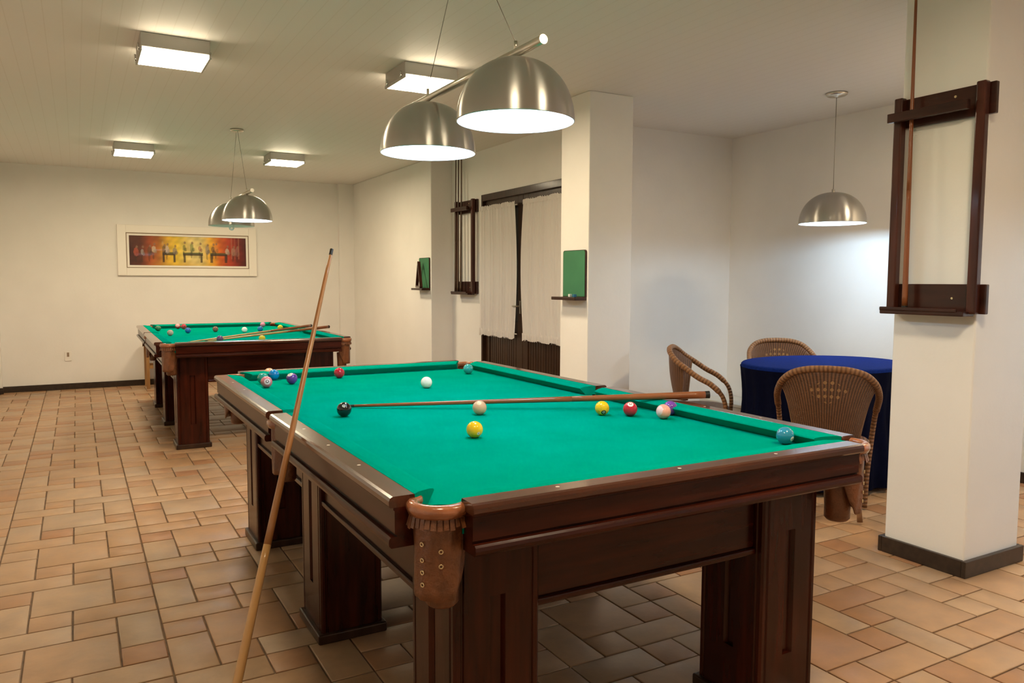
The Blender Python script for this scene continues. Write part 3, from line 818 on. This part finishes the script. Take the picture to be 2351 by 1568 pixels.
for j in range(NYc):
    for i in range(NXc):
        f = bm.faces.new([VV[j][i], VV[j][i + 1], VV[j + 1][i + 1], VV[j + 1][i]])
        for lp, (a, b_) in zip(f.loops, ((i, j), (i + 1, j), (i + 1, j + 1), (i, j + 1))): lp[lay] = (*paint(a / NXc, b_ / NYc), 1)
obj('painting', bm, M['canvas'], pic, recalc=False)
# outlet
ot = thing('wall_outlet', 'small white electric outlet low on the back wall', 'outlet', (-.684, YB, .388))
box('cover_plate', (-.035, .035, -.008, -.0005, -.055, .055), M['white'], ot, bevel=.003)
box('socket', (-.012, .012, -.0095, -.006, -.005, .045), M['outlet_hole'], ot, bevel=.002)

# ---------------------------------------------------------------- ceiling lights
def make_ceiling_light(label, x, y):
    t = thing('ceiling_light', label, 'ceiling light', (x, y, HC), 0, 'square ceiling lights')
    box('housing', (-.172, .172, -.165, .165, -.076, -.001), M['lamp_side'], t, bevel=.004)
    g = box('diffuser', (-.163, .163, -.165, .165, -.092, -.080), M['glow_warm'], t, bevel=.003)
    for sx in (-1, 1):
        box('side_rail', (sx * .165 if sx > 0 else -.176, .176 if sx > 0 else -.165, -.168, .168, -.096, -.0765), M['lamp_side'], t, bevel=.002)
        for sy in (-1, 1):
            bm = newbm(); tube(bm, [(sx * .1805, sy * .12, -.050), (sx * .1805, sy * .12, -.088)], .0045); obj('clip', bm, M['chrome'], t)
    return t
CLs = [(-.060, 3.325), (1.340, 3.145), (-.045, 7.0), (1.360, 6.87), (-.06, -.45), (1.34, -.60), (4.05, .62)]
labs = ['square ceiling light, largest and nearest, at the upper left', 'square ceiling light partly hidden behind the pendant lamp bar',
        'square ceiling light, farther one on the left, near the back wall', 'square ceiling light right of the far pendant canopy',
        'unseen square ceiling light added overhead on the left', 'unseen square ceiling light added overhead, nearer the right column', 'unseen square ceiling light added for fill right of the near column']  # these are unseen fixtures, added because the room needs their light
c0 = make_ceiling_light(labs[0], *CLs[0])
for (x, y), lb in zip(CLs[1:], labs[1:]): dup(c0, (x, y, HC), 0, lb)
WARM = (1, .76, .48); COOL = (.56, .79, 1)
for i, (x, y) in enumerate(CLs):
    ld = bpy.data.lights.new('ceiling_light_source', 'AREA'); ld.shape = 'RECTANGLE'; ld.size = .32; ld.size_y = .32
    ld.energy = (23, 20, 24, 24, 9, 28, 25)[i]; ld.color = WARM
    lo = bpy.data.objects.new('ceiling_light_source', ld); C.objects.link(lo); lo.location = (x, y, HC - .0995)
    lo.visible_camera = False; lo.visible_glossy = False

# ---------------------------------------------------------------- pendants
def dome(parent, x, y, zr, R=.20, H=.207, lit=True):
    P = bpy.data.objects.new('lamp_shade', None); C.objects.link(P); P.parent = parent; P.location = (x, y, zr); P.empty_display_size = .05
    n = 22; out = [(R * math.cos(PI / 2 * k / n) ** .88 if k < n else .012, H * math.sin(PI / 2 * k / n) ** 1.0) for k in range(n + 1)]
    bm = newbm(); lathe(bm, out, seg=72); lathe(bm, [(R, 0), (R - .003, -.002)], seg=72)
    obj('shade_outer', bm, M['alu'], P)
    bm = newbm(); lathe(bm, [(R - .002, -.002)] + [(max(.001, r - .004), max(-.001, z - .004)) for r, z in out], seg=72)
    obj('shade_inner', bm, M['enamel'], P)
    bm = newbm(); bmesh.ops.create_uvsphere(bm, u_segments=20, v_segments=12, radius=.032, matrix=Matrix.Translation((0, 0, .075)))
    if not lit:
        bm.free(); bm = newbm()
        for k in (-1, 1): tube(bm, [(k * .016, 0, .09), (k * .016, 0, -.028)], .008, seg=10)
        tube(bm, [(-.016, 0, -.028), (0, 0, -.036), (.016, 0, -.028)], .008, seg=10)
    obj('bulb', bm, M['glow_cool'] if lit else M['enamel'], P, smooth=True)
    bm = newbm(); lathe(bm, [(.013, .20), (.013, .10), (.0, .10)], seg=16); lathe(bm, [(.010, H - .004), (.010, H + .02), (0, H + .02)], seg=16)
    obj('socket', bm, M['alu_plain'], P)
def bulb_light(x, y, z, e):
    ld = bpy.data.lights.new('pendant_source', 'POINT'); ld.energy = e; ld.color = COOL; ld.shadow_soft_size = .033
    lo = bpy.data.objects.new('pendant_source', ld); C.objects.link(lo); lo.location = (x, y, z)
    lo.visible_camera = False; lo.visible_glossy = False
def bar_pendant(label, x, y0, y1, ya, yb, zrod, zr, yc, e, far_lit=True):
    t = thing('bar_pendant_lamp', label, 'pendant lamp', (x, yc, HC), 0, 'two-dome bar pendants over the billiard tables')
    o = lambda *p: (p[0] - x, p[1] - yc, p[2] - HC)
    bm = newbm(); tube(bm, [o(x, y0, zrod), o(x, y1, zrod)], .0145, seg=20); obj('bar', bm, M['alu_plain'], t)
    bm = newbm(); tube(bm, [o(x, y0 - .002, zrod), o(x, y0, zrod)], .0155, seg=20); tube(bm, [o(x, y1, zrod), o(x, y1 + .002, zrod)], .0155, seg=20); obj('bar_cap', bm, M['alu_plain'], t)
    for k, yy in enumerate((ya, yb)):
        bm = newbm(); tube(bm, [o(x, yy, zrod + .035), o(x, yc + (-.03 if yy < yc else .03), HC - .02)], .0016, seg=6); obj('cable', bm, M['cable'], t)
        bm = newbm(); tube(bm, [o(x, yy, zrod + .010), o(x, yy, zrod + .040)], .006, seg=10); obj('cable_grip', bm, M['alu_plain'], t)
        lit = k == 0 or far_lit
        dome(t, 0, yy - yc, zr - HC, lit=lit)
        if lit: bulb_light(x, yy, zr + .03, e)
    bm = newbm(); lathe(bm, [(0, -.001), (.055, -.001), (.055, -.012), (.05, -.020), (0, -.020)], seg=32); obj('canopy', bm, M['alu_plain'], t)
bar_pendant('brushed metal bar pendant with two dome shades over the near billiard table', .744, .729, 1.82, .905, 1.650, 2.045, 1.820, 1.295, 14)
bar_pendant('brushed metal bar pendant with two dome shades over the far billiard table', .685, 5.07, 6.15, 5.30, 6.05, 2.000, 1.776, 5.671, 17, False)
t = thing('pendant_lamp', 'single brushed metal dome pendant over the blue table in the alcove', 'pendant lamp', (4.04, 2.236, HC))
bm = newbm(); lathe(bm, [(0, -.001), (.072, -.001), (.072, -.010), (.06, -.020), (.02, -.022), (.012, -.03), (0, -.03)], seg=32); obj('canopy', bm, M['alu_plain'], t)
bm = newbm(); tube(bm, [(0, 0, -.02), (0, 0, -.665)], .0022, seg=6); obj('cable', bm, M['cable'], t)
dome(t, 0, 0, 1.690 - HC, R=.222, H=.215); bulb_light(4.04, 2.236, 1.72, 27)

fill_pendant = dup(t, (3.95, -1.05, HC), 0, 'unseen dome pendant added for fill light right of the near column'); bulb_light(3.95, -1.05, 1.72, 42)  # unseen pendant and bulb added to brighten the right side
for c_ in fill_pendant.children:
    pass

# ---------------------------------------------------------------- round table in the alcove
rt_ = thing('oval_table', 'oval table under a blue cloth in the alcove, between wicker chairs', 'table', (3.68, 1.98, 0))
A_, B_ = .585, .445
bm = newbm()
def ov(k, n, a, b_): t = 2 * PI * k / n; return a * math.cos(t), b_ * math.sin(t)
lathe(bm, [(0, .735), (1, .735), (1, .757), (0, .757)], seg=64)
for v in bm.verts: v.co.x *= A_ - .012; v.co.y *= B_ - .012
obj('tabletop', bm, M['wx'], rt_)
bm = newbm(); tube(bm, [(0, 0, .735), (0, 0, .03)], .04, seg=16); obj('pedestal', bm, M['wz'], rt_)
for k in range(4):
    a = PI / 4 + k * PI / 2; bm = newbm(); tube(bm, [(0, 0, .06), (.30 * math.cos(a), .25 * math.sin(a), .02)], .02, seg=10); obj('leg', bm, M['wz'], rt_)
tcl = thing('tablecloth', 'royal blue tablecloth with a long dark blue skirt on the oval alcove table', 'tablecloth', (3.68, 1.98, 0))
bm = newbm(); n = 220; rows = []
prof = [(0, .7605), (.5, .7605), (.93, .7605), (.985, .759), (1.0, .752), (1.004, .735)]  # crown
for r, z in prof: rows.append([bm.verts.new((ov(k, n, A_ * r, B_ * r)[0], ov(k, n, A_ * r, B_ * r)[1], z)) for k in range(n)] if r else [bm.verts.new((0, 0, z))])
for a, b_ in zip(rows[:-1], rows[1:]):
    for k in range(n):
        k2 = (k + 1) % n
        f = bm.faces.new([a[0], b_[k2], b_[k]] if len(a) == 1 else [a[k], a[k2], b_[k2], b_[k]]); f.smooth = True
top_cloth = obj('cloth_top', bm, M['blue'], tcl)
bm = newbm(); rows = []
for i in range(13):
    w = i / 12; z = .738 - .705 * w; row = []
    for k in range(n):
        t_ = 2 * PI * k / n; x, y = ov(k, n, A_, B_)
        nx, ny = math.cos(t_), math.sin(t_)
        d_ = .006 + .014 * w + .017 * w ** .5 * math.sin(t_ * 27 + .8 * math.sin(t_ * 5)) - .03 * math.sin(PI * min(1, w * 1.4))
        row.append(bm.verts.new((x + nx * d_, y + ny * d_, z)))
    rows.append(row)
for a, b_ in zip(rows[:-1], rows[1:]):
    for k in range(n):
        f = bm.faces.new([a[k], a[(k + 1) % n], b_[(k + 1) % n], b_[k]]); f.smooth = True
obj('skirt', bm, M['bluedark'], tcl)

# ---------------------------------------------------------------- wicker chair (faces +y locally)
def make_chair(label, loc, rz):
    t = thing('wicker_chair', label, 'chair', loc, rz, 'wicker armchairs around the blue table')
    half = [(0, -.215, .828), (.10, -.213, .822), (.178, -.192, .798), (.228, -.145, .752), (.250, -.075, .705), (.261, .0, .655), (.262, .085, .610), (.256, .155, .540), (.248, .180, .45), (.238, .175, .34), (.225, .150, .20), (.218, .135, .012)]
    pos = catmull(half, 8); neg = [Vector((-p.x, p.y, p.z)) for p in pos][::-1]
    path = neg[:-1] + pos
    n = len(path); rad = [.0185 if abs(i - n / 2) < n * .30 else .0145 for i in range(n)]
    bm = newbm(); tube(bm, path, rad, seg=12, uv=True); obj('hoop_frame', bm, M['wick_rim'], t)
    # back panel
    def rimpt(s): return pos[int(round(abs(s) * (len(pos) - 1) * .40))]
    bm = newbm(); lay = bm.loops.layers.uv.verify(); NU, NV = 44, 22; G = []
    for i in range(NU + 1):
        s = -1 + 2 * i / NU; idx = abs(s) * (len(pos) - 1) * .33; k = int(idx); fr = idx - k
        top = pos[k] * (1 - fr) + pos[min(k + 1, len(pos) - 1)] * fr
        bot = Vector((.158 * abs(s), -.165 + .045 * s * s, .435)); col = []
        for j in range(NV + 1):
            w = j / NV; wx = w ** .55
            x = top.x * (1 - wx) + bot.x * wx
            y = top.y * (1 - w) + bot.y * w - .018 * math.sin(PI * w) * (1 - s * s) ; z = top.z * (1 - w) + bot.z * w
            col.append(bm.verts.new((x * (1 if s >= 0 else -1), y, z)))
        G.append(col)
    for i in range(NU):
        for j in range(NV):
            f = bm.faces.new([G[i][j], G[i + 1][j], G[i + 1][j + 1], G[i][j + 1]]); f.smooth = True
            for lp, (a, c) in zip(f.loops, ((i, j), (i + 1, j), (i + 1, j + 1), (i, j + 1))): lp[lay].uv = (a / NU, c / NV)
    o = obj('backrest', bm, M['wick_panel'], t); sl = o.modifiers.new('s', 'SOLIDIFY'); sl.thickness = .012; sl.offset = 0
    for s in (0, NU):
        pass
    # edge canes of the panel
    for sgn in (-1, 1):
        kk = (len(pos) - 1) * .33; top = pos[int(kk)] * (1 - kk % 1) + pos[int(kk) + 1] * (kk % 1)
        pts = []
        for j in range(12):
            w = j / 11; wx = w ** .55
            pts.append((sgn * (top.x * (1 - wx) + .158 * wx), top.y * (1 - w) - .12 * w, top.z * (1 - w) + .435 * w))
        bm = newbm(); tube(bm, pts, .0085, seg=8, uv=True); obj('edge_cane', bm, M['wick_rim'], t)
    # seat
    bm = newbm(); lay = bm.loops.layers.uv.verify(); ns = 40; rr_ = [0, .4, .75, .95, 1.0, 1.0, .96]; zz = [.425, .425, .428, .430, .420, .395, .380]; R_ = []
    for r, z in zip(rr_, zz):
        R_.append([bm.verts.new((.222 * r * math.cos(2 * PI * k / ns), .0 + .185 * r * math.sin(2 * PI * k / ns), z)) for k in range(ns)] if r else [bm.verts.new((0, .0, z))])
    for a, b_ in zip(R_[:-1], R_[1:]):
        for k in range(ns):
            k2 = (k + 1) % ns
            f = bm.faces.new([a[0], b_[k2], b_[k]] if len(a) == 1 else [a[k], a[k2], b_[k2], b_[k]]); f.smooth = True
            for lp in f.loops: lp[lay].uv = (lp.vert.co.x * 1.8, lp.vert.co.y * 1.8)
    bm.faces.new(R_[-1]); obj('seat', bm, M['wick_panel'], t)
    for sgn in (-1, 1):
        bm = newbm(); tube(bm, catmull([(sgn * .14, -.125, .43), (sgn * .155, -.135, .25), (sgn * .18, -.17, .012)], 6), .0145, seg=10); obj('leg', bm, M['wick_leg'], t)
    bm = newbm(); ring = [(.19 * math.cos(2 * PI * k / 28), -.0 + .14 * math.sin(2 * PI * k / 28), .22) for k in range(28)]
    tube(bm, ring, .009, seg=8, closed=True); obj('stretcher', bm, M['wick_leg'], t)
    return t
def face(px, py, tx, ty): return math.atan2(ty - py, tx - px) - PI / 2
chp = [((3.03, 1.43), (3.70, 1.98), 'wicker armchair with its back to the viewer, between the near table and the blue cloth'),
       ((3.17, 2.56), (3.81, 1.82), 'wicker armchair seen from the side, left of the blue table'),
       ((4.10, 2.66), (3.68, 1.98), 'wicker armchair behind the blue table, only its back showing'),
       ((4.05, 1.22), (3.72, 1.98), 'wicker armchair almost wholly hidden behind the near column')]
ch0 = make_chair(chp[0][2], (*chp[0][0], 0), face(*chp[0][0], *chp[0][1]))
for p_, q_, lb in chp[1:]: dup(ch0, (*p_, 0), face(*p_, *q_), lb)

# pale low box in the alcove corner
st = thing('low_box', 'low pale box on the floor in the alcove corner, behind the side-on wicker chair', 'box', (4.50, 3.50, 0))
box('box_body', (-.17, .17, -.30, .30, 0, .205), M['pale'], st, bevel=.004)
box('box_lid', (-.18, .18, -.31, .31, .206, .235), M['pale'], st, bevel=.006)
# wooden stool behind the far table
st = thing('wooden_stool', 'light wooden stool standing behind the far billiard table by the back wall', 'stool', (.295, 8.72, 0))
box('seat', (-.19, .19, -.17, .17, .515, .545), M['pine'], st, bevel=.006)
for sx in (-1, 1):
    for sy in (-1, 1): box('leg', (sx * .165 - .018, sx * .165 + .018, sy * .14 - .018, sy * .14 + .018, 0, .514), M['pine'], st, bevel=.003)
for z in (.24, .47):
    for sy in (-1, 1): box('stretcher', (-.146, .146, sy * .14 - .012, sy * .14 + .012, z, z + .035), M['pine'], st, bevel=.002)

# ---------------------------------------------------------------- camera, world, view
cam = bpy.data.cameras.new('camera'); co = bpy.data.objects.new('camera', cam); C.objects.link(co)
F, cxp, cyp, czp, yaw, pit, rol = 1773.302, -.5674, -1.4078, 1.2839, -29.3563, -4.4868, .1878
cam.sensor_width = 36; cam.lens = F / 2351 * 36; cam.clip_start = .05
y_, a_, r_ = map(math.radians, (yaw, pit, rol))
fw = Vector((-math.sin(y_) * math.cos(a_), math.cos(y_) * math.cos(a_), math.sin(a_)))
rv = Vector((math.cos(y_), math.sin(y_), 0)); uv_ = rv.cross(fw)
r2 = rv * math.cos(r_) + uv_ * math.sin(r_); u2 = -rv * math.sin(r_) + uv_ * math.cos(r_)
mtx = Matrix((r2, u2, -fw)).transposed().to_4x4(); mtx.translation = (cxp, cyp, czp)
co.matrix_world = mtx
sc = bpy.context.scene; sc.camera = co
w = bpy.data.worlds.new('world'); sc.world = w; w.use_nodes = True
w.node_tree.nodes['Background'].inputs[0].default_value = (.05, .05, .06, 1); w.node_tree.nodes['Background'].inputs[1].default_value = .2
sc.view_settings.view_transform = 'Standard'; sc.view_settings.look = 'None'
sc.view_settings.exposure = 0; sc.view_settings.gamma = 1; sc.view_settings.use_curve_mapping = False
sc.cycles.max_bounces = 8; sc.cycles.diffuse_bounces = 5; sc.cycles.glossy_bounces = 3
sc.cycles.sample_clamp_indirect = 6; sc.cycles.caustics_reflective = False; sc.cycles.caustics_refractive = False
sc.cycles.use_denoising = True
